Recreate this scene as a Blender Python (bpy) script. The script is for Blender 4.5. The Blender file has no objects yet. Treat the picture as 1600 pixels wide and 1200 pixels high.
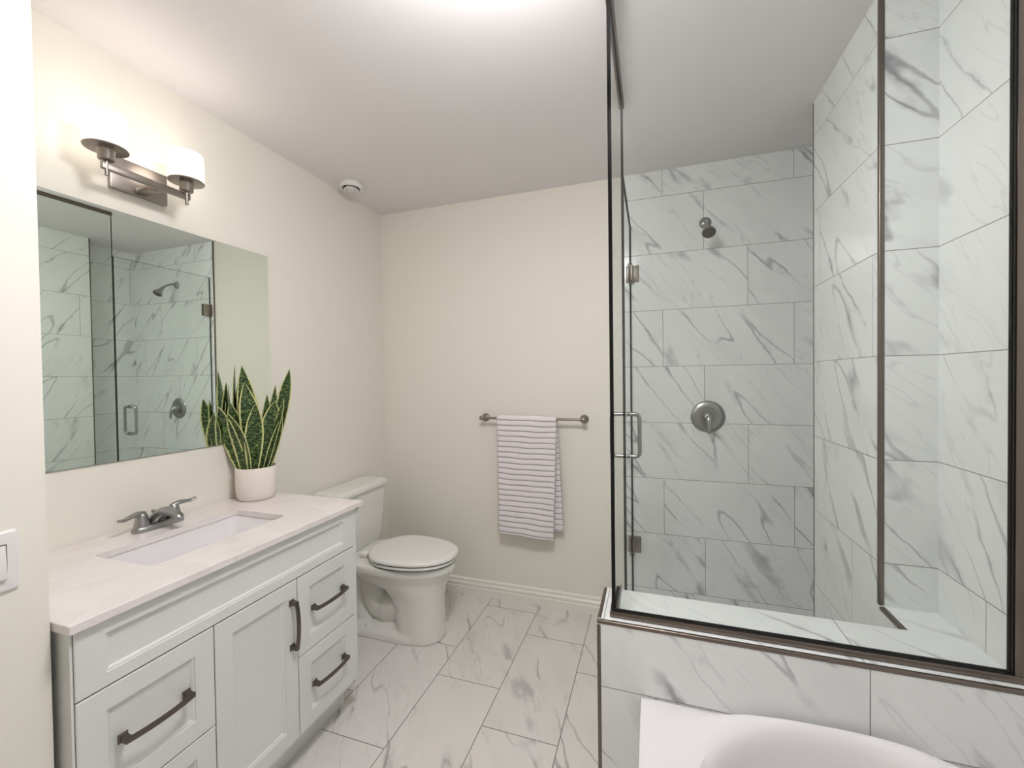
import bpy, bmesh, math, random
from mathutils import Vector, Matrix, noise
random.seed(4)
S = bpy.context.scene
COL = S.collection
PI = math.pi

# ------------------------------------------------------------------ camera
CX, CZ = 1.7337, 1.3766
F, YAW, PIT, ROL = 655.55, .3222, .0158, -.0129
fw = Vector((-math.sin(YAW)*math.cos(PIT), math.cos(YAW)*math.cos(PIT), -math.sin(PIT)))
rt0 = Vector((math.cos(YAW), math.sin(YAW), 0)); up0 = rt0.cross(fw)
rt = rt0*math.cos(ROL) + up0*math.sin(ROL)
up = up0*math.cos(ROL) - rt0*math.sin(ROL)
cam_d = bpy.data.cameras.new('camera'); cam = bpy.data.objects.new('camera', cam_d); COL.objects.link(cam)
cam_d.sensor_fit = 'HORIZONTAL'; cam_d.sensor_width = 36; cam_d.lens = F/1600*36; cam_d.clip_start = .02
m = Matrix.Identity(4)
for i in range(3):
    m[i][0] = rt[i]; m[i][1] = up[i]; m[i][2] = -fw[i]
m[0][3], m[1][3], m[2][3] = CX, 0, CZ
cam.matrix_world = m
S.camera = cam
S.view_settings.view_transform = 'Standard'; S.view_settings.look = 'None'
S.view_settings.gamma = 1; S.view_settings.use_curve_mapping = False
S.view_settings.exposure = 1.27
W = bpy.data.worlds.new('world'); S.world = W; W.use_nodes = True
W.node_tree.nodes['Background'].inputs[0].default_value = (.8, .85, .9, 1)
W.node_tree.nodes['Background'].inputs[1].default_value = .5
E_SHADE, E_CEIL = 1.35, 30.5        # lamp strengths

# ------------------------------------------------------------------ measures
H, D = 2.4867, 2.4384
XA, XR, XB, YA, YB = 2.3705, 2.5085, 2.5365, 2.051, 1.5191
XG, YG, ZP, PY0, PY1, XE = 1.6237, 1.2337, .6815, 1.1997, 1.3958, 1.5805
YD, ZD = 1.7952, 2.2029
XS, YS = .52, .5235
TS, TW, Z0, XJ = .3068, .6150, 2.3459, 1.7921
TUBX, TUBZ = 1.6962, .493

# ------------------------------------------------------------------ materials
def rgb(r, g, b):
    f = lambda c: (c/255/12.92) if c/255 <= .04045 else ((c/255+.055)/1.055)**2.4
    return (f(r), f(g), f(b), 1)
def mat(name, col, rough=.5, metal=0, spec=.5, coat=0, **k):
    m = bpy.data.materials.new(name); m.use_nodes = True
    b = m.node_tree.nodes['Principled BSDF']
    b.inputs['Base Color'].default_value = col; b.inputs['Roughness'].default_value = rough
    b.inputs['Metallic'].default_value = metal; b.inputs['Specular IOR Level'].default_value = spec
    b.inputs['Coat Weight'].default_value = coat
    return m
class NT:
    def __init__(s, m): s.t = m.node_tree; s.n = s.t.nodes; s.b = s.n['Principled BSDF']
    def new(s, ty, **k):
        n = s.n.new(ty)
        for a, v in k.items(): setattr(n, a, v)
        return n
    def put(s, sock, v):
        if isinstance(v, bpy.types.NodeSocket): s.t.links.new(v, sock)
        elif v is not None: sock.default_value = v
    def math(s, op, a, b=None, c=None, clamp=False):
        n = s.new('ShaderNodeMath', operation=op); n.use_clamp = clamp
        for i, v in enumerate((a, b, c)):
            if v is not None: s.put(n.inputs[i], v)
        return n.outputs[0]
    def noise(s, vec, scale, detail=2, rough=.5, dist=0, out=0):
        n = s.new('ShaderNodeTexNoise'); s.put(n.inputs['Vector'], vec)
        n.inputs['Scale'].default_value = scale; n.inputs['Detail'].default_value = detail
        n.inputs['Roughness'].default_value = rough; n.inputs['Distortion'].default_value = dist
        return n.outputs[out]
    def xyz(s, a, b, c):
        n = s.new('ShaderNodeCombineXYZ')
        for i, v in enumerate((a, b, c)): s.put(n.inputs[i], v)
        return n.outputs[0]
    def ramp(s, v, a, b, lo=0, hi=1):
        n = s.new('ShaderNodeMapRange', interpolation_type='SMOOTHSTEP')
        for i, x in enumerate((v, a, b, lo, hi)): s.put(n.inputs[i], x)
        return n.outputs[0]
    def mix(s, f, a, b):
        n = s.new('ShaderNodeMix', data_type='RGBA'); s.put(n.inputs[0], f); s.put(n.inputs[6], a); s.put(n.inputs[7], b)
        return n.outputs[2]
    def bump(s, h, strength, dist=.001):
        n = s.new('ShaderNodeBump'); n.inputs['Strength'].default_value = strength; n.inputs['Distance'].default_value = dist
        s.put(n.inputs['Height'], h); s.put(s.b.inputs['Normal'], n.outputs[0])

def tile_mat(name, ua, va, u0, v0, w=TW, s=TS, step=1/3, ang=-52, base=(241, 243, 242), vein=(142, 144, 148),
             grout=(150, 151, 148), rough=.16, gw=.0012, amount=1.0, flip=1, seed=0.):
    """marble tile in a third-offset running bond; joints and veins come from world position"""
    m = mat(name, rgb(*base), rough, spec=.5); k = NT(m)
    pos = k.new('ShaderNodeNewGeometry').outputs['Position']
    sp = k.new('ShaderNodeSeparateXYZ'); k.put(sp.inputs[0], pos)
    u, v = sp.outputs[ua], sp.outputs[va]
    vv = k.math('DIVIDE', k.math('SUBTRACT', v, v0), s)
    row = k.math('FLOOR', vv)
    uu = k.math('MULTIPLY_ADD', row, step, k.math('DIVIDE', k.math('SUBTRACT', u, u0), w))
    colm = k.math('FLOOR', uu)
    fu, fv = k.math('FRACT', uu), k.math('FRACT', vv)
    du = k.math('MULTIPLY', k.math('MINIMUM', fu, k.math('SUBTRACT', 1, fu)), w)
    dv = k.math('MULTIPLY', k.math('MINIMUM', fv, k.math('SUBTRACT', 1, fv)), s)
    g = k.ramp(k.math('MINIMUM', du, dv), gw*.75, gw*1.35, 1, 0)
    wn = k.new('ShaderNodeTexWhiteNoise', noise_dimensions='3D'); k.put(wn.inputs['Vector'], k.xyz(row, colm, 3.7+seed))
    rnd = wn.outputs['Value']
    ca, sa = math.cos(math.radians(ang)), math.sin(math.radians(ang))
    lu = k.math('MULTIPLY', u, flip)
    a = k.math('ADD', k.math('MULTIPLY', lu, ca), k.math('MULTIPLY', v, sa))      # along the vein
    b = k.math('SUBTRACT', k.math('MULTIPLY', v, ca), k.math('MULTIPLY', lu, sa)) # across it
    off = k.math('MULTIPLY', rnd, 37.)
    a = k.math('ADD', a, off)
    wob = k.noise(k.xyz(a, b, off), 3.4, 5, .62)
    b2 = k.math('ADD', b, k.math('MULTIPLY', k.math('SUBTRACT', wob, .5), .072))
    n1 = k.noise(k.xyz(k.math('MULTIPLY', a, .8), k.math('MULTIPLY', b2, 4.2), off), 1.5, 1.2, .5)
    ridge = k.math('ABSOLUTE', k.math('SUBTRACT', n1, .5))
    m1 = k.noise(k.xyz(k.math('MULTIPLY', a, 2.4), k.math('MULTIPLY', b2, 3), k.math('ADD', off, 5)), 1.2, 2, .5)
    line = k.math('MULTIPLY', k.ramp(ridge, .001, .016, 1, 0), k.ramp(m1, .42, .60))
    n2 = k.noise(k.xyz(k.math('MULTIPLY', a, 1.3), k.math('MULTIPLY', b2, 9), k.math('ADD', off, 9)), 1.6, 2, .5)
    line2 = k.math('MULTIPLY', k.ramp(k.math('ABSOLUTE', k.math('SUBTRACT', n2, .5)), .002, .018, 1, 0), k.ramp(m1, .56, .42))
    smoky = k.math('MULTIPLY', k.ramp(ridge, .0, .06, 1, 0), k.ramp(k.noise(k.xyz(k.math('MULTIPLY', a, 4.2), k.math('MULTIPLY', b2, 7), k.math('ADD', off, 2)), 1.3, 3, .6), .50, .68))
    cloud = k.ramp(k.noise(k.xyz(a, k.math('MULTIPLY', b, 2), off), 3.0, 3, .6), .42, .75)
    t = k.math('ADD', k.math('MULTIPLY', line, .55*amount), k.math('MULTIPLY', smoky, .42*amount))
    t = k.math('ADD', t, k.math('MULTIPLY', line2, .16*amount))
    t = k.math('ADD', t, k.math('MULTIPLY', cloud, .10*amount), clamp=True)
    t = k.math('MINIMUM', t, .9)
    c = k.mix(t, rgb(*base), rgb(*vein))
    c = k.mix(g, c, rgb(*grout))
    k.put(k.b.inputs['Base Color'], c)
    k.put(k.b.inputs['Roughness'], k.math('MULTIPLY_ADD', g, .5, rough))
    k.bump(k.math('MULTIPLY', g, -1), .5, .0008)
    return m

M = {}
M['tile_back'] = tile_mat('marble_tile_back', 0, 2, XJ, Z0)
M['tile_side'] = tile_mat('marble_tile_side', 1, 2, 2.822, Z0, w=1.4, step=-.3007, seed=2., flip=-1)
M['tile_right'] = tile_mat('marble_tile_right', 1, 2, .526, Z0, w=.9, step=.15, seed=5., amount=.8, ang=-55, flip=-1)
M['tile_return'] = tile_mat('marble_tile_return', 0, 2, 2.25, Z0, step=0, seed=11., ang=-40)
M['tile_pony'] = tile_mat('marble_tile_pony', 0, 2, 2.22, Z0-.0125, w=.642, seed=9.)
M['tile_ledge'] = tile_mat('marble_tile_ledge', 0, 1, 2.213, 1.19, s=.6, step=0, seed=3., amount=.8, ang=-35)
M['tile_end'] = tile_mat('marble_tile_end', 1, 2, 1.0, Z0, step=0, seed=3., amount=.8)
M['floor'] = tile_mat('marble_floor_tile', 1, 0, 2.335, .7773, w=.618, ang=-30, flip=1, base=(232, 228, 224), vein=(136, 132, 130), grout=(120, 117, 112), rough=.22, gw=.0016, seed=6.)

def wall_paint(name, col, sc=260, st=.12, rough=.55):
    m = mat(name, rgb(*col), rough, spec=.3); k = NT(m)
    tc = k.new('ShaderNodeTexCoord').outputs['Object']
    k.bump(k.noise(tc, sc, 3, .6), st, .0006); return m
M['wall'] = wall_paint('cream_wall_paint', (240, 236, 225))
M['ceiling'] = wall_paint('white_ceiling_paint', (241, 237, 237), 120, .12, .8)
M['trimpaint'] = mat('cream_trim_paint', rgb(244, 240, 231), .35)
M['cab'] = mat('white_cabinet_paint', rgb(228, 229, 226), .32)
M['cabdark'] = mat('cabinet_inside', rgb(96, 90, 84), .7)
M['porc'] = mat('white_porcelain', rgb(236, 235, 229), .08, coat=.3)
M['seat'] = mat('white_seat_plastic', rgb(238, 237, 232), .18)
M['rubber_gap_shade'] = mat('dark_gasket_gap_shade', rgb(22, 18, 20), .5)
M['acrylic'] = mat('white_tub_acrylic', rgb(238, 235, 236), .14, coat=.3)
M['nickel'] = mat('brushed_nickel', rgb(158, 150, 143), .34, 1)
M['steel'] = mat('satin_steel', rgb(165, 165, 164), .33, 1)
M['pewter'] = mat('dark_pewter', rgb(112, 102, 97), .33, 1)
M['bronze'] = mat('brushed_bronze_trim', rgb(124, 114, 106), .34, 1)
M['dark'] = mat('dark_void', rgb(20, 18, 18), .8)
M['white_pl'] = mat('white_plastic', rgb(236, 233, 232), .3)
M['pot'] = mat('matte_white_ceramic', rgb(238, 228, 220), .55)
M['soil'] = mat('potting_soil', rgb(34, 26, 20), .95)
k = NT(M['soil']); k.bump(k.noise(k.new('ShaderNodeTexCoord').outputs['Object'], 180, 4), .8, .004)
for nm in ('nickel', 'steel', 'bronze', 'pewter'):
    k = NT(M[nm]); tc = k.new('ShaderNodeTexCoord').outputs['Object']
    k.put(k.b.inputs['Roughness'], k.ramp(k.noise(tc, 90, 2), .2, .8, M[nm].node_tree.nodes['Principled BSDF'].inputs['Roughness'].default_value-.02, M[nm].node_tree.nodes['Principled BSDF'].inputs['Roughness'].default_value+.02))
# quartz counter
M['quartz'] = mat('pale_quartz', rgb(234, 228, 224), .2); k = NT(M['quartz']); tc = k.new('ShaderNodeTexCoord').outputs['Object']
c1 = k.ramp(k.noise(tc, 5, 5, .6, 1.2), .46, .56, 0, 1); c2 = k.ramp(k.noise(tc, 420, 1), .62, .72, 0, .35)
k.put(k.b.inputs['Base Color'], k.mix(c2, k.mix(k.math('MULTIPLY', c1, .35), rgb(240, 233, 231), rgb(228, 218, 214)), rgb(205, 196, 190)))
# towel
M['towel'] = mat('white_ribbed_cotton', rgb(240, 233, 234), .9, spec=.1); k = NT(M['towel']); tc = k.new('ShaderNodeTexCoord').outputs['Object']
k.bump(k.noise(tc, 700, 3), .35, .0012)
M['towel_groove'] = mat('grey_groove_line', rgb(186, 178, 180), .95, spec=.05)  # rib grooves coloured greyer than the rest of the towel
# mirror
M['mirror'] = mat('mirror_silver', rgb(238, 246, 238), .0, 1)
M['mirror_edge'] = mat('mirror_edge_glass', rgb(70, 88, 80), .2)
# leaf
M['leaf'] = mat('variegated_leaf', rgb(40, 70, 30), .38); k = NT(M['leaf'])
uv = k.new('ShaderNodeUVMap').outputs[0]; sp = k.new('ShaderNodeSeparateXYZ'); k.put(sp.inputs[0], uv)
au = k.math('ABSOLUTE', k.math('SUBTRACT', sp.outputs[0], .5))
wz = k.noise(k.xyz(k.math('MULTIPLY', sp.outputs[0], 2), k.math('MULTIPLY', sp.outputs[1], 8), 0), 1.5, 3)
bars = k.noise(k.xyz(k.math('MULTIPLY', sp.outputs[0], 2.4), k.math('MULTIPLY', sp.outputs[1], 30), 0), 1.6, 4, .62, .6)
green = k.mix(k.ramp(bars, .49, .60), rgb(27, 46, 26), rgb(120, 150, 80))
edge = k.ramp(k.math('ADD', au, k.math('MULTIPLY', k.math('SUBTRACT', wz, .5), .12)), .405, .43)
k.put(k.b.inputs['Base Color'], k.mix(edge, green, rgb(214, 214, 150)))
# glass : tinted, mostly transparent sheet with a clear reflection
def glass_mat(name, tint, edge=False):
    m = bpy.data.materials.new(name); m.use_nodes = True; t = m.node_tree; n = t.nodes; n.clear()
    out = n.new('ShaderNodeOutputMaterial'); mx = n.new('ShaderNodeMixShader')
    tr = n.new('ShaderNodeBsdfTransparent'); tr.inputs[0].default_value = tint
    gl = n.new('ShaderNodeBsdfGlossy'); gl.inputs['Roughness'].default_value = .0
    fr = n.new('ShaderNodeFresnel'); fr.inputs[0].default_value = 1.5
    ml = n.new('ShaderNodeMath'); ml.operation = 'MULTIPLY'; ml.inputs[1].default_value = 1.0
    mn = n.new('ShaderNodeMath'); mn.operation = 'MINIMUM'; mn.inputs[1].default_value = .16
    geo = n.new('ShaderNodeNewGeometry'); inv = n.new('ShaderNodeMath'); inv.operation = 'SUBTRACT'; inv.inputs[0].default_value = 1
    ml2 = n.new('ShaderNodeMath'); ml2.operation = 'MULTIPLY'
    t.links.new(geo.outputs['Backfacing'], inv.inputs[1]); t.links.new(fr.outputs[0], ml.inputs[0])
    t.links.new(ml.outputs[0], mn.inputs[0]); t.links.new(mn.outputs[0], ml2.inputs[0]); t.links.new(inv.outputs[0], ml2.inputs[1])
    t.links.new(ml2.outputs[0], mx.inputs[0]); t.links.new(tr.outputs[0], mx.inputs[1]); t.links.new(gl.outputs[0], mx.inputs[2])
    t.links.new(mx.outputs[0], out.inputs[0]); return m
M['glass'] = glass_mat('tinted_shower_glass', (.972, .984, .977, 1))
M['glass_edge'] = mat('dark_glass_edge', rgb(6, 10, 9), .9, spec=.05)
def emit(name, col, st):
    m = mat(name, (1, 1, 1, 1), .3); b = m.node_tree.nodes['Principled BSDF']
    b.inputs['Emission Color'].default_value = col; b.inputs['Emission Strength'].default_value = st; return m
M['shade'] = emit('lit_opal_glass', (1, .90, .80, 1), E_SHADE)
M['dome'] = emit('lit_dome_glass', (1, .978, .992, 1), E_CEIL)

# ------------------------------------------------------------------ mesh helpers
def V(*a): return Vector(a)
def link(name, me, mt, parent=None, smooth=None):
    o = bpy.data.objects.new(name, me); COL.objects.link(o)
    for q in (mt if isinstance(mt, (list, tuple)) else [mt]): me.materials.append(q)
    if parent is not None:
        o.parent = parent; o.matrix_parent_inverse = Matrix.Translation(-parent.location) if parent.location.length else Matrix.Identity(4)
    if smooth is not None:
        for p in me.polygons: p.use_smooth = True
        if smooth < 179:
            me.set_sharp_from_angle(angle=math.radians(smooth))
    return o
def fin(name, bm, mt, parent=None, smooth=35):
    bmesh.ops.recalc_face_normals(bm, faces=bm.faces)
    me = bpy.data.meshes.new(name); bm.to_mesh(me); bm.free()
    return link(name, me, mt, parent, smooth)
def box(bm, x0, x1, y0, y1, z0, z1, bev=0, seg=2, mi=0, rot=None):
    r = bmesh.ops.create_cube(bm, size=1); vs = r['verts']
    for v in vs: v.co = V((x0+x1)/2+v.co.x*(x1-x0), (y0+y1)/2+v.co.y*(y1-y0), (z0+z1)/2+v.co.z*(z1-z0))
    fs = list({f for v in vs for f in v.link_faces})
    for f in fs: f.material_index = mi
    if bev: 
        b = bmesh.ops.bevel(bm, geom=list({e for v in vs for e in v.link_edges}), offset=bev, segments=seg, profile=.5, affect='EDGES')
        vs = list({v for f in b['faces'] for v in f.verts} | {v for v in vs if v.is_valid})
        for f in b['faces']: f.material_index = mi
    return vs
def ringloft(bm, rings, cap0=True, cap1=True, closed=True, mi=0):
    R = [[bm.verts.new(p) for p in r] for r in rings]
    n = len(R[0])
    for a, b in zip(R, R[1:]):
        for i in range(n if closed else n-1):
            f = bm.faces.new((a[i], a[(i+1) % n], b[(i+1) % n], b[i])); f.material_index = mi
    if cap0: bm.faces.new(R[0][::-1]).material_index = mi
    if cap1: bm.faces.new(R[-1]).material_index = mi
    return [v for r in R for v in r]
def lathe(bm, prof, org, axis='z', n=40, mi=0, cap0=True, cap1=True):
    ax = {'z': (V(1,0,0), V(0,1,0), V(0,0,1)), 'y': (V(1,0,0), V(0,0,1), V(0,-1,0)), 'x': (V(0,1,0), V(0,0,1), V(1,0,0))}[axis] if isinstance(axis, str) else axis
    o = Vector(org)
    rings = [[o+ax[0]*r*math.cos(2*PI*i/n)+ax[1]*r*math.sin(2*PI*i/n)+ax[2]*h for i in range(n)] for r, h in prof]
    return ringloft(bm, rings, cap0, cap1, mi=mi)
def frame_of(t):
    t = t.normalized(); a = V(0,0,1) if abs(t.z) < .9 else V(1,0,0)
    x = t.cross(a).normalized(); return x, x.cross(t).normalized()
def tube(bm, pts, r, n=16, mi=0, flat=None, ref=None):
    pts = [Vector(p) for p in pts]; rs = r if isinstance(r, (list, tuple)) else [r]*len(pts)
    rings = []; px = None
    for i, p in enumerate(pts):
        t = (pts[min(i+1, len(pts)-1)]-pts[max(i-1, 0)]).normalized()
        if px is None: x, y = frame_of(t)
        else:
            x = (px - t*px.dot(t)).normalized(); y = x.cross(t).normalized()
        if i == 0 and ref is not None:
            x = (Vector(ref) - t*Vector(ref).dot(t)).normalized(); y = x.cross(t).normalized()
        px = x
        fl = (flat[i] if isinstance(flat, (list, tuple)) else (flat or 1))
        rings.append([p+x*rs[i]*math.cos(2*PI*j/n)+y*rs[i]*fl*math.sin(2*PI*j/n) for j in range(n)])
    return ringloft(bm, rings, mi=mi)
def arc_path(pts, rad, seg=6):
    pts = [Vector(p) for p in pts]; out = [pts[0]]
    for a, b, c in zip(pts, pts[1:], pts[2:]):
        d1, d2 = (a-b).normalized(), (c-b).normalized()
        p, q = b+d1*rad, b+d2*rad
        for i in range(seg+1):
            t = i/seg; out.append(p*(1-t)**2+b*2*t*(1-t)+q*t*t)
    out.append(pts[-1]); return out
def spline(pts, n=8):
    pts = [Vector(p) for p in pts]; P = [pts[0]]+pts+[pts[-1]]; out = []
    for i in range(1, len(P)-2):
        for j in range(n):
            t = j/n; a, b, c, d = P[i-1:i+3]
            out.append(.5*((2*b)+(c-a)*t+(2*a-5*b+4*c-d)*t*t+(3*b-a-3*c+d)*t**3))
    out.append(pts[-1]); return out
def rrect(x0, x1, y0, y1, r, z, n=6):
    out = []
    for cx, cy, a0 in ((x1-r, y1-r, 0), (x0+r, y1-r, 90), (x0+r, y0+r, 180), (x1-r, y0+r, 270)):
        for i in range(n+1):
            a = math.radians(a0+90*i/n); out.append(V(cx+r*math.cos(a), cy+r*math.sin(a), z))
    return out
def thing(name, label, cat, loc, group=None):
    o = bpy.data.objects.new(name, None); COL.objects.link(o); o.location = loc; o.empty_display_size = .05
    return tag(o, label, cat, group)
def tag(o, label, cat, group=None):
    o['label'] = label; o['category'] = cat
    if group: o['group'] = group
    return o
def struct(name, bm, mt, label=None, smooth=None):
    o = fin(name, bm, mt, None, smooth); o['kind'] = 'structure'
    if label: o['label'] = label
    return o
def sbox(name, *a, mt, label=None, bev=0):
    bm = bmesh.new(); box(bm, *a, bev=bev); return struct(name, bm, mt, label)

# ------------------------------------------------------------------ room shell
sbox('floor', -.12, 2.7, -1.3, D+.12, -.1, 0, mt=M['floor'], label='white marble-look floor tiles with grey veins')
sbox('ceiling', -.12, 2.7, -1.3, D+.12, H, H+.1, mt=M['ceiling'], label='smooth white ceiling')
sbox('wall_left', -.12, 0, YS, D+.12, 0, H, mt=M['wall'], label='cream painted wall behind the vanity and toilet')
sbox('wall_entry', -.12, XS, -1.3, YS, 0, H, mt=M['wall'], label='painted wall at the left edge carrying the light switch')
sbox('wall_back', 0, 2.7, D, D+.12, 0, H, mt=M['wall'], label='cream painted back wall with the towel bar')
sbox('wall_right', XB, 2.7, -1.3, D, 0, H, mt=M['tile_side'], label='marble-tiled right wall deep in the shower')
sbox('wall_front', XS, XB, -1.42, -1.3, 0, H, mt=M['wall'], label='painted wall behind the camera')
sbox('wall_shower', 1.592, XB, D-.008, D, .03, H, mt=M['tile_back'], label='marble tiles on the shower back wall')
sbox('wall_tub', XR, XB, -.5, YB, 0, H, mt=M['tile_right'], label='marble tiles on the wall beside the tub')
# bump-out column between the shower and the tub: full height part and its low shelf
bm = bmesh.new()
box(bm, XA, XB, YB, YA, ZP, H); 
bm.faces.ensure_lookup_table()
for f in bm.faces:
    if f.normal.y < -.9: f.material_index = 1
struct('wall_column', bm, [M['tile_side'], M['tile_return']], 'tiled column jutting out of the right shower wall')
bm = bmesh.new(); box(bm, XA, XB, PY1, YA, 0, ZP)
bmesh.ops.recalc_face_normals(bm, faces=bm.faces)
for f in bm.faces:
    if f.normal.z > .9: f.material_index = 1
struct('wall_ledge', bm, [M['tile_side'], M['tile_ledge']], 'low tiled ledge in front of the tiled column')
bm = bmesh.new(); box(bm, XE, XR+.02, PY0, PY1, 0, ZP)
bmesh.ops.recalc_face_normals(bm, faces=bm.faces)
for f in bm.faces:
    if f.normal.z > .9: f.material_index = 1
    if f.normal.x < -.9: f.material_index = 2
struct('wall_pony', bm, [M['tile_pony'], M['tile_ledge'], M['tile_end']], 'marble-tiled half wall between the tub and the shower')
sbox('wall_curb', XE+.01, 1.69, PY1, D-.008, 0, .10, mt=M['tile_ledge'], label='low tiled curb under the shower door')
sbox('floor_shower', 1.69, XB, PY1, D-.008, 0, .03, mt=M['acrylic'], label='white shower base')
# metal edge trims
T = .0105
def trim(name, *a, label):
    bm = bmesh.new(); box(bm, *a, bev=.004, seg=3); return struct(name, bm, M['bronze'], label, 40)
trim('trim_1', XE-.0015, XR, PY0-.0015, PY0+T, ZP-T, ZP+.0015, label='metal edge trim along the front of the half wall top')
trim('trim_2', XE-.0015, XE+T, PY0+T, PY1, ZP-T, ZP+.0015, label='metal edge trim along the left end of the half wall top')
trim('trim_3', XE-.0015, XE+T, PY0-.0015, PY0+T-.001, 0, ZP-T, label='upright metal edge trim at the half wall corner')
trim('trim_4', XA-.0015, XA+.014, YB-.0015, YB+.012, ZP+.0015, H, label='upright metal edge trim on the tiled column front corner')
trim('trim_5', XA-.0015, XA+.014, PY1, YB-.0015, ZP-T, ZP+.0015, label='metal edge trim along the low ledge')
trim('trim_6', XA-.0015, XA+.010, YA-.009, YA+.0015, .03, H, label='upright metal edge trim on the back corner of the column')
trim('trim_7', 1.583, 1.5925, D-.0105, D, 0, H, label='upright metal trim where the shower tile ends on the back wall')
# baseboard
bm = bmesh.new()
prof = [(0, 0), (.017, 0), (.017, .046), (.013, .050), (.013, .054), (.0165, .058), (.0165, .070), (.012, .075), (.009, .079), (.009, .083), (.012, .086), (.011, .094), (.004, .099), (0, .100)]
ringloft(bm, [[V(x, D-a, b) for a, b in prof] for x in (0, 1.582)])
struct('baseboard_back', bm, M['trimpaint'], 'cream moulded baseboard along the back wall', 30)
bm = bmesh.new()
ringloft(bm, [[V(a, y, b) for a, b in prof] for y in (1.47, D-.0155)])
struct('baseboard_left', bm, M['trimpaint'], 'cream moulded baseboard behind the toilet', 30)

# ------------------------------------------------------------------ vanity cabinet
def merge_shift(vs, d):
    for v in vs: v.co += d
XF = .563                       # plane of the door and drawer fronts
van = thing('vanity_cabinet', 'white vanity cabinet with raised-panel door and four drawers, left of the toilet', 'cabinet', (.28, .985, 0))
bm = bmesh.new()
def side(y0, y1, xf, zf):
    q = [(.003, 0), (.484, 0), (.484, zf), (xf, zf), (xf, .8465), (.003, .8465)]
    ringloft(bm, [[V(a, y, b) for a, b in q] for y in (y0, y1)])
side(.535, .553, XF-.022, .12); side(1.419, 1.437, XF-.004, .12)
box(bm, .003, XF-.022, .553, 1.419, .11, .137)        # bottom
box(bm, .003, .018, .553, 1.419, .137, .8465)         # back
box(bm, XF-.040, XF-.022, .553, 1.419, .137, .16); box(bm, XF-.040, XF-.022, .553, 1.419, .67, .71)
box(bm, XF-.040, XF-.022, .553, 1.419, .83, .8465)
for y in (.829, 1.119): box(bm, XF-.040, XF-.022, y, y+.02, .16, .67)
box(bm, XF-.040, XF-.022, .553, .829, .40, .425); box(bm, XF-.040, XF-.022, 1.139, 1.419, .40, .425)
fin('body', bm, M['cab'], van)
bm = bmesh.new(); box(bm, XF-.022, XF-.004, .535, .5395, .137, .8465)
fin('stile', bm, M['cab'], van)
bm = bmesh.new(); box(bm, .470, .4845, .5535, 1.4185, 0, .1095, .001); fin('toe_kick', bm, M['cab'], van)
def raised_front(name, y0, y1, z0, z1, fy, fz):
    bm = bmesh.new()
    def ring(dy, dz, x): return [V(x, y0+dy, z0+dz), V(x, y1-dy, z0+dz), V(x, y1-dy, z1-dz), V(x, y0+dy, z1-dz)]
    rings = [ring(0, 0, XF-.0215), ring(0, 0, XF-.0015), ring(.0015, .0015, XF), ring(fy, fz, XF), ring(fy+.001, fz+.001, XF-.003), ring(fy+.005, fz+.005, XF-.0036),
             ring(fy+.010, fz+.010, XF-.0085), ring(fy+.0125, fz+.0125, XF-.0090)]
    ringloft(bm, rings)
    return fin(name, bm, M['cab'], van, 20)
def pull(parent, yc, zc, L, vert=False):
    bm = bmesh.new(); h = L/2
    P = (lambda a, b, c: V(XF+c, yc+b, zc+a)) if vert else (lambda a, b, c: V(XF+c, yc+a, zc+b))
    for s in (-1, 1):
        rings = []
        for c, w in ((0, .0100), (.003, .0100), (.005, .0068), (.020, .0062), (.026, .0062)):
            rings.append([P(s*(h-.010)+a*w, b*w, c) for a, b in ((-1, -1), (1, -1), (1, 1), (-1, 1))])
        ringloft(bm, rings)
    rings = []
    for i in range(17):
        t = -1+2*i/16; a = t*(h-.003); c = .0225+.0085*(1-t*t)
        rings.append([P(a, b, c+d) for b, d in ((-.0055, -.0038), (.0055, -.0038), (.0055, .0038), (-.0055, .0038))])
    ringloft(bm, rings)
    bmesh.ops.bevel(bm, geom=[e for e in bm.edges if e.is_manifold and e.calc_face_angle(0) > .6], offset=.0011, segments=2, affect='EDGES')
    return fin('handle', bm, M['pewter'], parent, 35)
g2 = .0018
false_front = raised_front('false_front', .541, 1.4155, .6925, .843, .054, .030)
specs = [('drawer', .541, .8375, .412, .6885, 'h'), ('drawer', .541, .8375, .139, .4085, 'h'), ('door', .8405, 1.1275, .139, .6885, 'v'),
         ('drawer', 1.1310, 1.4155, .412, .6885, 'h'), ('drawer', 1.1310, 1.4155, .139, .4085, 'h')]
for nm, a, b, c, d, o in specs:
    f = raised_front(nm, a, b, c, d, .052, .050)
    if o == 'h': pull(f, (a+b)/2+(.0 if a > 1 else .002), (c+d)/2+.004, .170 if a > 1 else .160)
    else: pull(f, 1.103, .543, .172, True)

# countertop with the sink cut-out
SX0, SX1, SY0, SY1 = .171, .424, .771, 1.2185
bm = bmesh.new()
n = 6
hole_t = rrect(SX0, SX1, SY0, SY1, .016, .868, n); hole_b = [V(p.x, p.y, .848) for p in hole_t]
def outr(z, e): return rrect(0.0015+e, .577-e, .5275+e, 1.464-e, .003, z, n)
ringloft(bm, [hole_b, hole_t, outr(.868, .0015), outr(.8665, 0), outr(.8485, 0), outr(.848, .0005), [p.copy() for p in hole_b]], False, False)
bmesh.ops.remove_doubles(bm, verts=bm.verts, dist=1e-5)
tag(fin('countertop', bm, M['quartz'], None, 30), 'pale quartz countertop with a rectangular cut-out over the vanity cabinet', 'countertop')
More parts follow.
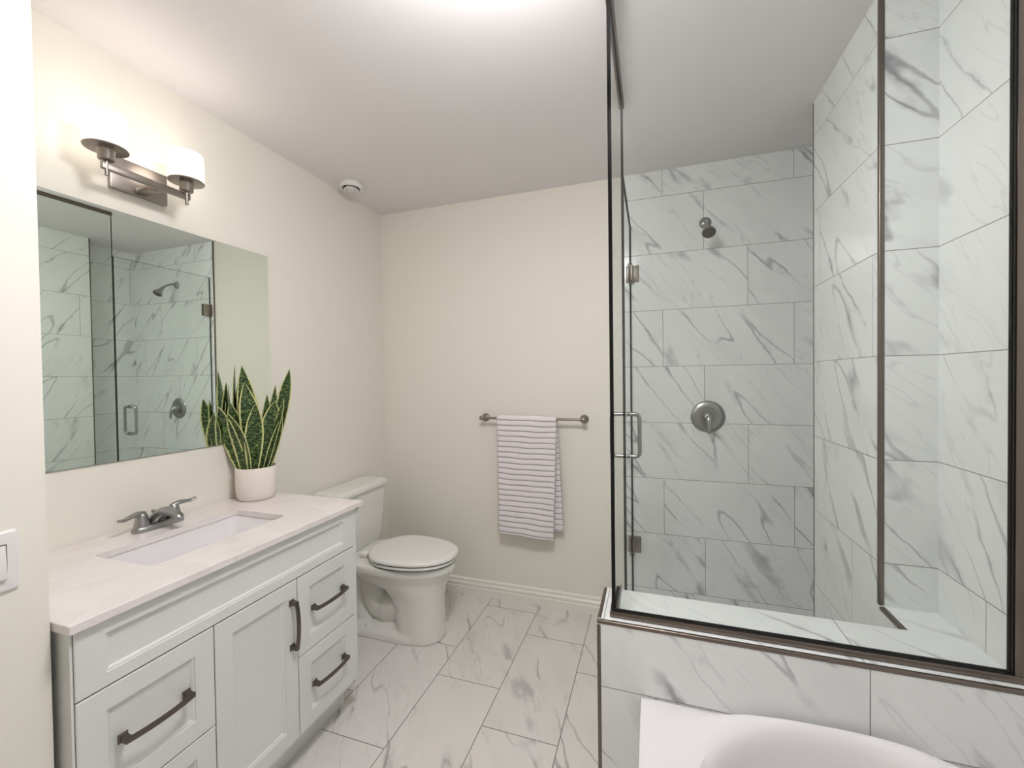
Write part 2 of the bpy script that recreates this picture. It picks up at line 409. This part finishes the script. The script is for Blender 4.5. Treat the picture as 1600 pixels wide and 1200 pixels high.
# sink
sk = thing('sink', 'white rectangular undermount sink set in the quartz countertop', 'sink', ((SX0+SX1)/2, (SY0+SY1)/2, .72))
bm = bmesh.new()
rings = [rrect(SX0-.014, SX1+.012, SY0-.014, SY1+.014, .025, .8475, 8), rrect(SX0-.004, SX1+.003, SY0-.004, SY1+.004, .022, .8475, 8),
         rrect(SX0-.002, SX1+.001, SY0+.000, SY1-.001, .024, .838, 8), rrect(SX0+.008, SX1-.010, SY0+.022, SY1-.022, .035, .765, 8),
         rrect(SX0+.020, SX1-.022, SY0+.045, SY1-.045, .045, .738, 8), rrect(SX0+.045, SX1-.048, SY0+.085, SY1-.085, .05, .727, 8),
         rrect(SX0+.110, SX1-.115, SY0+.205, SY1-.205, .012, .722, 8)]
outer = [[V(p.x, p.y, p.z-.010) for p in r] for r in rings]
ringloft(bm, outer[:1]+rings, False, True)
fin('basin', bm, M['acrylic'], sk, 40)
bm = bmesh.new(); lathe(bm, [(.0, .7225), (.021, .7225), (.0215, .7245), (.016, .7255), (.015, .7235), (.0, .7235)], ((SX0+SX1)/2-.02, (SY0+SY1)/2, 0), n=28, cap0=False, cap1=False)
bmesh.ops.remove_doubles(bm, verts=bm.verts, dist=1e-5)
fin('drain', bm, M['steel'], sk, 40)

# faucet
FX, FY, FZ = .082, .998, .868
fc = thing('faucet', 'brushed metal two-lever faucet behind the sink', 'faucet', (FX, FY, FZ))
bm = bmesh.new()
def stad(hw, hx, z, e=2.6, n=40):
    out = []
    for i in range(n):
        a = 2*PI*i/n; c, s = math.cos(a), math.sin(a)
        out.append(V(FX+hx*math.copysign(abs(c)**(2/e), c), FY+hw*math.copysign(abs(s)**(2/e), s), z))
    return out
ringloft(bm, [stad(.080, .027, FZ), stad(.080, .027, FZ+.008), stad(.077, .025, FZ+.016), stad(.070, .021, FZ+.020)])
fin('base', bm, M['steel'], fc, 45)
bm = bmesh.new()   # spout : swells up from the base and reaches over the bowl
cs = [(FX-.014, .012, .032, .018), (FX-.006, .028, .029, .020), (FX+.014, .046, .025, .019), (FX+.038, .057, .021, .016), (FX+.062, .056, .0165, .0115), (FX+.088, .053, .0155, .0100), (FX+.104, .047, .0145, .0095), (FX+.112, .040, .011, .007)]
pts = spline([V(a, FY, FZ+b) for a, b, c, d in cs], 4)
ws = [v for v in spline([V(c, d, 0) for a, b, c, d in cs], 4)]
rings = []
for i, p in enumerate(pts):
    t = (pts[min(i+1, len(pts)-1)]-pts[max(i-1, 0)]).normalized(); nrm = V(-t.z, 0, t.x)
    rings.append([p+V(0, 1, 0)*ws[i].x*math.cos(2*PI*j/24)+nrm*ws[i].y*math.sin(2*PI*j/24) for j in range(24)])
ringloft(bm, rings)
lathe(bm, [(.0115, 0), (.0115, -.014), (.0095, -.016)], (FX+.098, FY, FZ+.043), n=20)
fin('spout', bm, M['steel'], fc, 50)
bm = bmesh.new(); lathe(bm, [(.0028, 0), (.0028, .03), (.006, .033), (.0065, .038), (.004, .041)], (FX-.026, FY+.0, FZ+.016), n=14); fin('lift_rod', bm, M['steel'], fc, 40)
for s in (-1, 1):
    bm = bmesh.new(); cy = FY+s*.0508
    lathe(bm, [(.0225, .018), (.0215, .026), (.0175, .046), (.0160, .052), (.0150, .058), (.011, .0635), (.004, .066)], (FX, cy, FZ), n=28)
    lv = [V(FX, cy-s*.010, FZ+.057), V(FX+.002, cy+s*.012, FZ+.0625), V(FX+.004, cy+s*.034, FZ+.060), V(FX+.008, cy+s*.054, FZ+.056), V(FX+.013, cy+s*.071, FZ+.0590)]
    if s > 0: lv = [V(p.x, p.y, p.z+.003*i) for i, p in enumerate(lv)]
    pp = spline(lv, 5); rr = [.0110+.001*math.sin(i/len(pp)*PI)-.0035*(i/len(pp)) + (.003 if i > len(pp)*.7 else 0)*((i-len(pp)*.7)/(len(pp)*.3)) for i in range(len(pp))]
    rr[0] = .006; rr[-1] = .005
    tube(bm, pp, rr, 14, flat=[.9-.45*i/len(pp) for i in range(len(pp))], ref=(1, 0, 0))
    fin('lever', bm, M['steel'], fc, 50)

# wall mirror
mir = thing('wall_mirror', 'frameless rectangular mirror on the cream wall above the faucet', 'mirror', (.003, 1.03, 1.108))
bm = bmesh.new(); box(bm, .001, .006, .528, 1.5336, 1.108, 1.963)
fin('backing', bm, M['mirror_edge'], mir)
bm = bmesh.new(); box(bm, .006, .0072, .5285, 1.5326, 1.109, 1.962); fin('mirror_glass', bm, M['mirror'], mir)

# ------------------------------------------------------------------ vanity light
vl = thing('vanity_light', 'two-shade brushed nickel bath light mounted above the mirror', 'wall lamp', (.0, .97, 2.09))
bm = bmesh.new(); box(bm, .0005, .016, .921, 1.097, 2.034, 2.146, .003); fin('backplate', bm, M['nickel'], vl)
bm = bmesh.new()
box(bm, .118, .134, .840, 1.100, 2.040, 2.062, .002)
box(bm, .016, .120, .992, 1.024, 2.042, 2.060, .002)
fin('arm_bar', bm, M['nickel'], vl)
for yc in (.851, 1.088):
    bm = bmesh.new(); xc = .130
    lathe(bm, [(.0045, 2.020), (.0050, 2.022), (.0050, 2.066), (.019, 2.067), (.021, 2.070), (.021, 2.094), (.024, 2.098), (.054, 2.101), (.0555, 2.104), (.054, 2.106)], (xc, yc, 0), n=40)
    h = fin('lamp_holder', bm, M['nickel'], vl, 40)
    bm = bmesh.new()
    lathe(bm, [(.0, 2.1065), (.048, 2.1065), (.052, 2.109), (.0535, 2.116), (.0545, 2.16), (.0525, 2.200), (.0500, 2.203), (.0485, 2.200), (.050, 2.16), (.049, 2.116), (.046, 2.112), (.0, 2.112)], (xc, yc, 0), n=40, cap0=False, cap1=False)
    bmesh.ops.remove_doubles(bm, verts=bm.verts, dist=1e-5)
    fin('lamp_shade', bm, M['shade'], vl, 60)
# flush ceiling lamp (just above the frame; its glow shows on the ceiling)
LX, LY = 1.41, .77
cl = thing('ceiling_light', 'white glass drum lamp hanging close under the ceiling above the tub edge', 'ceiling lamp', (LX, LY, H))
bm = bmesh.new(); lathe(bm, [(.060, 0), (.060, -.012), (.050, -.018), (.008, -.020), (.008, -.072), (.163, -.074), (.165, -.078), (.163, -.082)], (LX, LY, H-.0005), n=48); fin('canopy_glow_shield', bm, M['nickel'], cl, 40)  # wide top plate added out of view to hold the drum's glow off the ceiling
bm = bmesh.new(); lathe(bm, [(.145, -.081), (.148, -.100), (.142, -.145), (.120, -.160), (.05, -.166), (.001, -.166)], (LX, LY, H), n=48, cap0=True); fin('drum_shade', bm, M['dome'], cl, 60)

# ------------------------------------------------------------------ ceiling vent
VX, VY = .118, 1.995
vt = thing('ceiling_vent', 'round white exhaust vent valve on the ceiling by the left wall', 'vent', (VX, VY, H))
bm = bmesh.new(); lathe(bm, [(.062, 0), (.0635, -.003), (.063, -.016), (.058, -.024), (.051, -.027), (.047, -.024), (.046, -.012), (.046, 0)], (VX, VY, H-.0005), n=48, cap0=False, cap1=False); fin('outer_ring', bm, M['white_pl'], vt, 60)
bm = bmesh.new(); lathe(bm, [(.046, -.006), (.001, -.006)], (VX, VY, H), n=32); fin('throat', bm, M['dark'], vt)
bm = bmesh.new(); lathe(bm, [(.012, -.006), (.032, -.022), (.038, -.029), (.0385, -.033), (.034, -.037), (.027, -.037), (.025, -.031), (.022, -.030), (.020, -.037), (.012, -.040), (.001, -.0365)], (VX, VY, H), n=40); fin('centre_disc', bm, M['white_pl'], vt, 35)

# ------------------------------------------------------------------ light switch
ls = thing('light_switch', 'white rocker light switch plate on the wall at the left edge', 'light switch', (XS, .4445, 1.03))
bm = bmesh.new()
rings = [[V(XS+x, p.x, p.y) for p in rrect(.409+e, .480-e, .967+e, 1.087-e, .004, 0, 4)] for x, e in ((.0003, 0), (.003, .0005), (.0062, .004), (.0065, .006))]
ringloft(bm, rings); fin('cover_plate', bm, M['white_pl'], ls, 30)
bm = bmesh.new()
ringloft(bm, [[V(XS+x, p.x, p.y) for p in rrect(.4275+e, .4615-e, .9935+e, 1.0605-e, .002, 0, 3)] for x, e in ((.0064, -.0012), (.0069, -.0010), (.0069, 0))], mi=0); fin('surround', bm, M['cabdark'], ls, 30)
bm = bmesh.new()
vs = box(bm, XS+.0066, XS+.0110, .4285, .4605, .9945, 1.0595, .001)
for v in vs:
    if v.co.x > XS+.008: v.co.x += (v.co.z-1.027)*-.08
fin('rocker', bm, M['white_pl'], ls, 30)

# ------------------------------------------------------------------ towel bar and towel
BY, BZ = D-.062, 1.131
tb = thing('towel_bar', 'brushed metal towel bar with round end mounts on the back wall', 'towel bar', (1.04, D, BZ))
bm = bmesh.new(); tube(bm, [(.745, BY, BZ), (1.36, BY, BZ)], .0075, 20); fin('bar', bm, M['nickel'], tb, 50)
for x in (.745, 1.36):
    bm = bmesh.new()
    lathe(bm, [(.0255, 0), (.0255, .004), (.022, .009), (.014, .013), (.0105, .018), (.010, .046), (.012, .050)], (x, D-.0005, BZ-.002), 'y', 28)
    sgn = -1 if x < 1 else 1
    lathe(bm, [(.003, -.015), (.010, -.013), (.0135, -.006), (.0135, .006), (.010, .013), (.004, .016)], (x+sgn*.002, BY, BZ), 'x', 24)
    fin('end_mount', bm, M['nickel'], tb, 50)
bm = bmesh.new()
pitch = .0317; LF, LB = .712, .672
path = []
R0 = .0165
ns = 6
def path_at(s):   # s=0 at the bar top; + front (towards camera), - back
    q = PI/2*R0
    if abs(s) <= q:
        a = s/R0; return V(0, BY-R0*math.sin(a), BZ+R0*math.cos(a)-.004), V(0, -math.sin(a), math.cos(a))
    sg = 1 if s > 0 else -1; d = abs(s)-q
    yy = BY-sg*(R0-min(d, .30)*.012)+ (-.010*(d/.7) if s > 0 else .0)
    return V(0, yy, BZ-.004-d), V(0, -sg, 0)
SS = []; s = -LB
while s < LF+1e-6: SS.append(s); s += pitch/10
NX = 36
top_r, bot_r = [], []
def xs(s, t):
    d = abs(s)/.7
    if s >= 0: a, b = .846+.006*d, 1.212-.026*d**1.3
    else: a, b = .843-.010*d, 1.208+.032*d
    return a+(b-a)*t
for s in SS:
    c, nr = path_at(s)
    ph = (s/pitch) % 1.0; bulge = max(0., 1-abs(2*ph-1)**4)**.5 if 0 < ph < 1 else 0
    hh = .0028+.0052*bulge
    if s < -LB+.004 or s > LF-.004: hh = .002
    rt_, rb_ = [], []
    for i in range(NX+1):
        t = i/NX; x = xs(s, t)
        sag = .004*math.sin(t*PI*1.7+1.0+s*2)*(abs(s)/.7) + .003*math.sin(t*9+s*6)*(abs(s)/.7)
        drop = (-.012*t*max(0, s)/.7 if s > 0 else 0) + .0018*math.sin(t*5+s*9)+.0012*math.sin(t*13+s*21)
        e = 1 if 0 < i < NX else .35
        base = V(x, c.y+sag*.8-(.0 if s > 0 else -.002), c.z+drop)
        rt_.append(base+nr*hh*e); rb_.append(base-nr*hh*e*.6)
    top_r.append(rt_); bot_r.append(rb_)
rings = [a+b[::-1] for a, b in zip(top_r, bot_r)]
ringloft(bm, rings)
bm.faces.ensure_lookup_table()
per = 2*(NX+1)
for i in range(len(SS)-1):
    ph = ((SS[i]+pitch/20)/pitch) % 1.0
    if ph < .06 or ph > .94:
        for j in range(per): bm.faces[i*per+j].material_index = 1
tag(fin('towel', bm, [M['towel'], M['towel_groove']], None, 70), 'white ribbed towel folded over the towel bar', 'towel')

# ------------------------------------------------------------------ toilet
TY = 1.975
to = thing('toilet', 'white two-piece toilet with closed lid in the corner beyond the vanity', 'toilet', (.40, TY, 0))
def egg(xb, xf, w, z, n=48, e=2.2, back=.55, wm=.42):
    """plan outline: round nose at xf, flatter tail at xb, widest at wm of the length"""
    out = []; xm = xb+(xf-xb)*wm
    for i in range(n):
        a = 2*PI*i/n; c, s = math.cos(a), math.sin(a)
        if c >= 0: x = xm+(xf-xm)*abs(c)**(2/e) ; y = w*math.copysign(abs(s)**(2/e), s)
        else: x = xm-(xm-xb)*abs(c)**(2/3.4); y = w*math.copysign(abs(s)**(2/e), s)*(1-(1-back)*abs(c)**1.6)
        out.append(V(x, TY+y, z))
    return out
bm = bmesh.new()
ringloft(bm, [egg(.06, .735, .176, .412, back=.62), egg(.06, .740, .184, .400, back=.62), egg(.06, .738, .184, .372, back=.62), egg(.09, .722, .172, .350, back=.6), egg(.16, .700, .152, .315), egg(.30, .682, .132, .27, wm=.5),
              egg(.37, .672, .118, .22, back=.85, wm=.5), egg(.40, .668, .112, .16, back=.9, wm=.5), egg(.41, .672, .113, .06, back=.9, wm=.5), egg(.41, .678, .116, 0, back=.9, wm=.5)])
# trapway
for sc in (1,):
    tp = spline([V(.44, TY, .17), V(.34, TY, .12), V(.27, TY, .16), V(.24, TY, .25), V(.22, TY, .33), V(.20, TY, .385)], 5)
    tube(bm, tp, [.088]*6+[.082]*6+[.078]*(len(tp)-12), 24)
    tube(bm, spline([V(.16, TY, .30), V(.14, TY, .20), V(.17, TY, .10), V(.22, TY, .03)], 5), .075, 24)
ringloft(bm, [rrect(.055, .22, TY-.125, TY+.125, .03, .36), rrect(.050, .23, TY-.145, TY+.145, .03, .385), rrect(.050, .24, TY-.150, TY+.150, .03, .412)])
# base flange
ringloft(bm, [rrect(.10, .60, TY-.128, TY+.128, .10, 0, 8), rrect(.10, .60, TY-.126, TY+.126, .10, .028, 8), rrect(.12, .59, TY-.105, TY+.105, .09, .048, 8), rrect(.16, .56, TY-.07, TY+.07, .06, .058, 8)])
bo = fin('bowl', bm, M['porc'], to, 179)
r = bo.modifiers.new('r', 'REMESH'); r.mode = 'VOXEL'; r.voxel_size = .006; r.use_smooth_shade = True
sm = bo.modifiers.new('s', 'SMOOTH'); sm.factor = .5; sm.iterations = 7
for s in (-1, 1):
    bm = bmesh.new(); lathe(bm, [(.0135, .040), (.0135, .050), (.011, .058), (.005, .062), (.001, .0625)], (.265, TY+s*.095, 0), n=20); fin('bolt_cap', bm, M['porc'], to, 50)
bm = bmesh.new()
ringloft(bm, [egg(.262, .738, .182, .4135, back=.62), egg(.258, .744, .187, .418, back=.62), egg(.258, .744, .187, .427, back=.62), egg(.262, .740, .183, .4315, back=.62)])
fin('seat_ring', bm, M['seat'], to, 50)
bm = bmesh.new()
ringloft(bm, [egg(.256, .744, .186, .4345, back=.60), egg(.250, .750, .191, .439, back=.60), egg(.250, .750, .191, .4475, back=.60), egg(.255, .745, .186, .4535, back=.60), egg(.268, .730, .170, .4565, back=.6), egg(.30, .70, .14, .4575, back=.6)])
fin('lid', bm, M['seat'], to, 50)
bm = bmesh.new()
ringloft(bm, [egg(.262, .741, .1845, .4122, back=.6), egg(.262, .741, .1845, .4155, back=.6)]); ringloft(bm, [egg(.260, .742, .1845, .4300, back=.6), egg(.260, .742, .1845, .4362, back=.6)])
fin('seat_gap_shade', bm, M['rubber_gap_shade'], to, 50)  # dark sheets stand in for the shade in the seat and lid gaps
for s in (-1, 1):
    bm = bmesh.new(); box(bm, .222, .268, TY+s*.078-.022, TY+s*.078+.022, .4125, .440, .008, 3); fin('hinge_cap', bm, M['seat'], to, 50)
bm = bmesh.new()
ringloft(bm, [rrect(.035, .165, TY-.165, TY+.165, .030, .4125, 8), rrect(.022, .178, TY-.178, TY+.178, .032, .45, 8), rrect(.018, .188, TY-.196, TY+.196, .034, .60, 8), rrect(.016, .192, TY-.203, TY+.203, .034, .738, 8)])
fin('tank', bm, M['porc'], to, 60)
bm = bmesh.new()
def lidr(e, z): return rrect(.010+e, .206-e, TY-.216+e, TY+.216-e, .036, z, 8)
ringloft(bm, [lidr(.008, .7385), lidr(.001, .743), lidr(0, .750), lidr(0, .764), lidr(.004, .771), lidr(.014, .7755), lidr(.03, .7765)])
fin('tank_lid', bm, M['porc'], to, 60)
bm = bmesh.new(); lathe(bm, [(.014, 0), (.014, .008), (.010, .011)], (.192, TY-.150, .690), 'x', 20); tube(bm, [(.205, TY-.150, .690), (.207, TY-.115, .686), (.206, TY-.082, .680)], [.006, .0065, .008], 12)
fin('flush_lever', bm, M['steel'], to, 50)

# ------------------------------------------------------------------ potted snake plant
PC = V(.102, 1.368, .868)
pp_ = thing('potted_snake_plant', 'potted snake plant with yellow-edged striped leaves in a white pot on the countertop', 'potted plant', PC)
bm = bmesh.new()
lathe(bm, [(.0, .0), (.060, .0), (.066, .004), (.072, .014), (.0765, .035), (.078, .07), (.078, .138), (.077, .1395), (.0735, .1395), (.0730, .13), (.0725, .10), (.0, .10)], PC, n=64, cap0=False, cap1=False)
bmesh.ops.remove_doubles(bm, verts=bm.verts, dist=1e-5)
fin('pot', bm, M['pot'], pp_, 45)
bm = bmesh.new(); lathe(bm, [(.0725, .120), (.05, .124), (.001, .126)], PC, n=32); fin('soil', bm, M['soil'], pp_, 60)
RR, FFW = V(rt0.x, rt0.y, 0), V(fw.x, fw.y, 0).normalized()
PXM = 362.
def leaf(bu, tu, tv, wpx, dep_b=0, dep_t=0, bend=0., yawd=0, wide=.5, cup=.25):
    ho = RR*((bu-403)/PXM)*.95+FFW*dep_b
    if ho.length > .044: ho *= .044/ho.length
    b = PC+ho+V(0, 0, .112)
    t = PC+RR*((tu-400)/PXM)+FFW*dep_t+V(0, 0, (777-tv)/PXM)
    w = wpx/PXM/2*1.3; n = 26; m_ = 8
    side0 = (RR*math.cos(yawd)+FFW*math.sin(yawd)); me_bm = bmesh.new(); uvl = me_bm.loops.layers.uv.new('UVMap')
    rows = []
    for i in range(n+1):
        s = i/n; c = b.lerp(t, s)+RR*bend*math.sin(s*PI)*.5
        # width profile: narrow base, fullest at `wide`, pointed tip
        if s < wide: pr = .55+.45*math.sin(s/wide*PI/2)
        else: pr = max(.0, 1-((s-wide)/(1-wide))**2.2)
        tw_ = .25*math.sin(s*2.2+bu); sd = side0*math.cos(tw_)+FFW*math.sin(tw_)
        nr = sd.cross(V(0, 0, 1)).normalized()
        rows.append([me_bm.verts.new(c+sd*w*pr*(2*j/m_-1)+nr*(-cup*w*pr*(1-(2*j/m_-1)**2))) for j in range(m_+1)])
    L = (t-b).length
    for i in range(n):
        for j in range(m_):
            f = me_bm.faces.new((rows[i][j], rows[i][j+1], rows[i+1][j+1], rows[i+1][j]))
            for lp, (a, c2) in zip(f.loops, ((j, i), (j+1, i), (j+1, i+1), (j, i+1))): lp[uvl].uv = (a/m_, c2/n*L/.25+bu*.37)
    me = bpy.data.meshes.new('leaf'); me_bm.to_mesh(me); me_bm.free()
    o = link('leaf', me, M['leaf'], pp_, 179)
    sd_ = o.modifiers.new('t', 'SOLIDIFY'); sd_.thickness = .0022; sd_.offset = 0
leaf(395, 375, 568, 25, .02, .025, .012, .2, .42)        # tallest
leaf(380, 350, 625, 24, -.045, -.055, .002, .1, .62)       # front left, pale
leaf(393, 372, 642, 25, -.060, -.060, .022, -.1, .55)      # front, barred
leaf(408, 411.5, 627, 20, -.050, -.045, -.002, .1, .5)     # front middle
leaf(420, 450, 575, 20, .03, .03, .004, -.3, .62)          # right tall
leaf(414, 436, 624, 18, -.015, -.02, .0, .3, .65)
leaf(424, 452, 622, 16, -.020, -.03, -.002, -.5, .6)
leaf(430, 447, 648, 12, -.01, -.02, .004, .6, .5)
leaf(384, 350.5, 598, 13, .03, .01, -.002, .5, .55)
leaf(388, 367, 578, 12, .045, .04, .004, -.7, .5)
leaf(402, 384.5, 595, 22, .0, .0, .016, .5, .5)
leaf(412, 424, 600, 13, .045, .045, .003, .6, .5)
leaf(390, 366, 625, 15, -.02, -.02, .0, .2, .6)
leaf(385, 342, 640, 14, .0, .035, .0, .9, .55)
leaf(414, 408, 615, 12, .05, .055, .0, .4, .5)

# ------------------------------------------------------------------ shower glass
def pane(name, bm, parent):
    bmesh.ops.recalc_face_normals(bm, faces=bm.faces)
    fs = sorted(bm.faces, key=lambda f: -f.calc_area())
    for i, f in enumerate(fs): f.material_index = 0 if i < 2 else 1
    return fin(name, bm, [M['glass'], M['glass_edge']], parent, None)
G = .005
fp = thing('front_glass_panel', 'large fixed glass panel standing on the half wall behind the tub', 'shower screen', (2.06, YG, ZP))
bm = bmesh.new(); box(bm, XG-G, XR-.006, YG-G, YG+G, ZP+.008, H-.004); pane('pane', bm, fp)
bm = bmesh.new()
for y0, y1 in ((YG-.0105, YG-.0075), (YG+.0075, YG+.0105)): box(bm, XG-.010, XR-.0005, y0, y1, ZP+.0018, ZP+.018, .0008)
box(bm, XG-.010, XR-.0005, YG-.0075, YG+.0075, ZP+.0018, ZP+.007)
fin('bottom_channel', bm, M['bronze'], fp)
bm = bmesh.new()
for y0, y1 in ((YG-.0105, YG-.0075), (YG+.0075, YG+.0105)): box(bm, XR-.016, XR-.0005, y0, y1, ZP+.0185, H-.001, .0008)
fin('wall_channel', bm, M['bronze'], fp)
bm = bmesh.new()
for y0, y1 in ((YG-.0105, YG-.0075), (YG+.0075, YG+.0105)): box(bm, XG-.010, XR-.0165, y0, y1, H-.018, H-.0005, .0008)
fin('top_channel', bm, M['bronze'], fp)
bm = bmesh.new()
for y0, y1 in ((YG-.0076, YG-.0052), (YG+.0052, YG+.0076)):
    box(bm, XG-.004, XR-.018, y0, y1, ZP+.010, ZP+.0205); box(bm, XR-.0195, XR-.0165, y0, y1, ZP+.0205, H-.019)
fin('gasket', bm, M['rubber_gap_shade'], fp)
rp = thing('side_glass_panel', 'narrow fixed glass panel between the front glass corner and the shower door', 'shower screen', (XG, 1.5, ZP))
bm = bmesh.new()
pts = [(YG+G+.0005, ZP+.008), (PY1+.004, ZP+.008), (PY1+.004, .104), (YD-.006, .104), (YD-.006, H-.004), (YG+G+.0005, H-.004)]
ringloft(bm, [[V(x, a, b) for a, b in pts] for x in (XG-G, XG+G)]); pane('pane', bm, rp)
bm = bmesh.new()
for x0, x1 in ((XG-.0105, XG-.0075), (XG+.0075, XG+.0105)): box(bm, x0, x1, YG+.0115, PY1-.001, ZP+.0018, ZP+.018, .0008)
fin('bottom_channel', bm, M['bronze'], rp)
bm = bmesh.new()
for x0, x1 in ((XG-.0105, XG-.0052), (XG+.0052, XG+.0105)): box(bm, x0, x1, YG+.0115, YD-.004, H-.020, H-.0005, .0008)
fin('top_channel', bm, M['bronze'], rp)
sd = thing('shower_door', 'frameless glass shower door with loop handle and two wall hinges', 'shower door', (XG, 2.1, .11))
DW = D-.0155
bm = bmesh.new(); box(bm, XG-G, XG+G, YD, DW, .112, ZD); pane('pane', bm, sd)
bm = bmesh.new()
z0_, z1_, yh = 1.030, 1.212, 1.868
for s in (-1, 1):
    x = XG+s*.058
    tube(bm, arc_path([(XG+s*.0055, yh, z0_), (x, yh, z0_), (x, yh, z1_), (XG+s*.0055, yh, z1_)], .022, 8), .0088, 18)
    for z in (z0_, z1_): lathe(bm, [(.0125, .0052), (.0125, .0085), (.010, .0095)], (XG, yh, z), (V(0, 1, 0), V(0, 0, 1), V(s, 0, 0)), 24)
fin('handle', bm, M['steel'], sd, 60)
for z in (1.940, .435):
    bm = bmesh.new()
    box(bm, XG-.023, XG+.046, D-.0145, D-.0082, z-.046, z+.046, .0015)
    box(bm, XG-.0135, XG-.0053, D-.072, D-.0145, z-.046, z+.046, .0015); box(bm, XG+.0053, XG+.0135, D-.072, D-.0145, z-.046, z+.046, .0015)
    tube(bm, [(XG, D-.0149, z-.05), (XG, D-.0149, z+.05)], .0055, 14)
    fin('hinge', bm, M['nickel'], sd)

# shower head and valve
YW = D-.008
sh = thing('shower_sprayer', 'brushed metal shower head on a bent arm high on the tiled wall', 'shower head', (2.005, YW, 2.18))
bm = bmesh.new(); lathe(bm, [(.030, 0), (.030, .003), (.024, .009), (.012, .013), (.009, .014)], (2.005, YW-.0002, 2.175), 'y', 32); fin('flange', bm, M['steel'], sh, 50)
bm = bmesh.new(); ap = spline([V(2.005, YW-.004, 2.175), V(2.005, YW-.045, 2.172), V(2.005, YW-.085, 2.150), V(2.005, YW-.115, 2.122)], 6); tube(bm, ap, .0085, 18); fin('arm', bm, M['steel'], sh, 60)
bm = bmesh.new(); dn = V(0, -.60, -.80).normalized(); X_, Y_ = frame_of(dn); Y_ = X_.cross(dn) * -1
oc = V(2.005, YW-.108, 2.130)
lathe(bm, [(.006, -.004), (.0125, .0), (.0145, .008), (.0125, .018), (.014, .022), (.020, .034), (.0265, .048), (.032, .058), (.033, .064), (.0315, .067)], oc, (X_, dn.cross(X_), dn), 36); fin('nozzle', bm, M['steel'], sh, 50)
bm = bmesh.new(); lathe(bm, [(.030, .0668), (.029, .0685), (.001, .0695)], oc, (X_, dn.cross(X_), dn), 36); fin('spray_face', bm, M['cabdark'], sh, 50)
sv = thing('shower_valve', 'round brushed metal shower valve with lever on the tiled wall', 'shower valve', (2.012, YW, 1.156))
VC = (2.012, YW-.0002, 1.156)
bm = bmesh.new(); lathe(bm, [(.083, 0), (.084, .003), (.079, .008), (.062, .0125), (.046, .0145), (.040, .011), (.034, .011)], VC, 'y', 56); fin('escutcheon', bm, M['steel'], sv, 50)
bm = bmesh.new(); lathe(bm, [(.030, .010), (.030, .022), (.026, .040), (.022, .050), (.012, .055), (.001, .056)], VC, 'y', 36)
lp = spline([V(2.012, YW-.040, 1.172), V(2.012, YW-.056, 1.150), V(2.012, YW-.064, 1.118), V(2.012, YW-.068, 1.090), V(2.012, YW-.068, 1.072)], 5)
tube(bm, lp, [.014+.003*math.sin(i/len(lp)*PI)-.009*(i/len(lp)) for i in range(len(lp))], 18, flat=.7, ref=(1, 0, 0)); fin('lever', bm, M['steel'], sv, 55)

# ------------------------------------------------------------------ bathtub (runs towards and under the camera)
tu = thing('bathtub', 'white acrylic bathtub with curved rim in front of the half wall', 'bathtub', (2.1, .44, 0))
TX0, TX1, TYF, TYB = TUBX, XR-.002, -.33, PY0-.0015
xm, ym = (TX0+TX1)/2+.005, (TYF+TYB)/2
_ca = math.atan2((TYB-TYF), (TX1-TX0))
ANG = []
for a0, a1 in ((-_ca, _ca), (_ca, PI-_ca), (PI-_ca, PI+_ca), (PI+_ca, 2*PI-_ca)):
    ANG += [a0+(a1-a0)*j/28 for j in range(28)]
def deck(e, z):     # outer rectangle sampled by angle
    out = []; hx, hy = (TX1-TX0)/2-e, (TYB-TYF)/2-e
    for a in ANG:
        c, s = math.cos(a), math.sin(a)
        k_ = 1/max(abs(c)/hx, abs(s)/hy); x, y = c*k_, s*k_
        out.append(V((TX0+TX1)/2+x, ym+y, z))
    return out
def bas(hx, hy, z, e=3.2, lift=0):
    out = []
    for a0 in ANG:
        c, s = math.cos(a0), math.sin(a0)
        k_ = (abs(c/hx)**e+abs(s/hy)**e)**(-1/e); x, y = c*k_, s*k_
        out.append(V(xm+x, ym+y, z+lift*max(0, (y/hy))**3*max(0., 1-((x/hx-.22)/1.1)**2)**1.0))
    return out
HX, HY = (TX1-TX0)/2, (TYB-TYF)/2
bm = bmesh.new()
rings = [deck(0, 0), deck(0, TUBZ-.012), deck(.003, TUBZ-.003), deck(.010, TUBZ), bas(HX-.030, HY-.011, TUBZ+.000, 6, lift=.018), bas(HX-.042, HY-.018, TUBZ+.001, 4.6, lift=.034), bas(HX-.052, HY-.026, TUBZ, 3.8, lift=.036),
         bas(HX-.066, HY-.037, TUBZ-.006, 3.3, lift=.032), bas(HX-.072, HY-.043, TUBZ-.022, 3.1, lift=.026), bas(HX-.076, HY-.048, TUBZ-.050, 3.0, lift=.012), bas(HX-.092, HY-.066, TUBZ-.20, 2.9), bas(HX-.12, HY-.11, TUBZ-.32, 2.8), bas(HX-.19, HY-.22, TUBZ-.375, 2.7), bas(.1, .4, TUBZ-.385, 2.6), bas(.01, .05, TUBZ-.386, 2.5)]
ringloft(bm, rings, True, True)
fin('shell', bm, M['acrylic'], tu, 40)
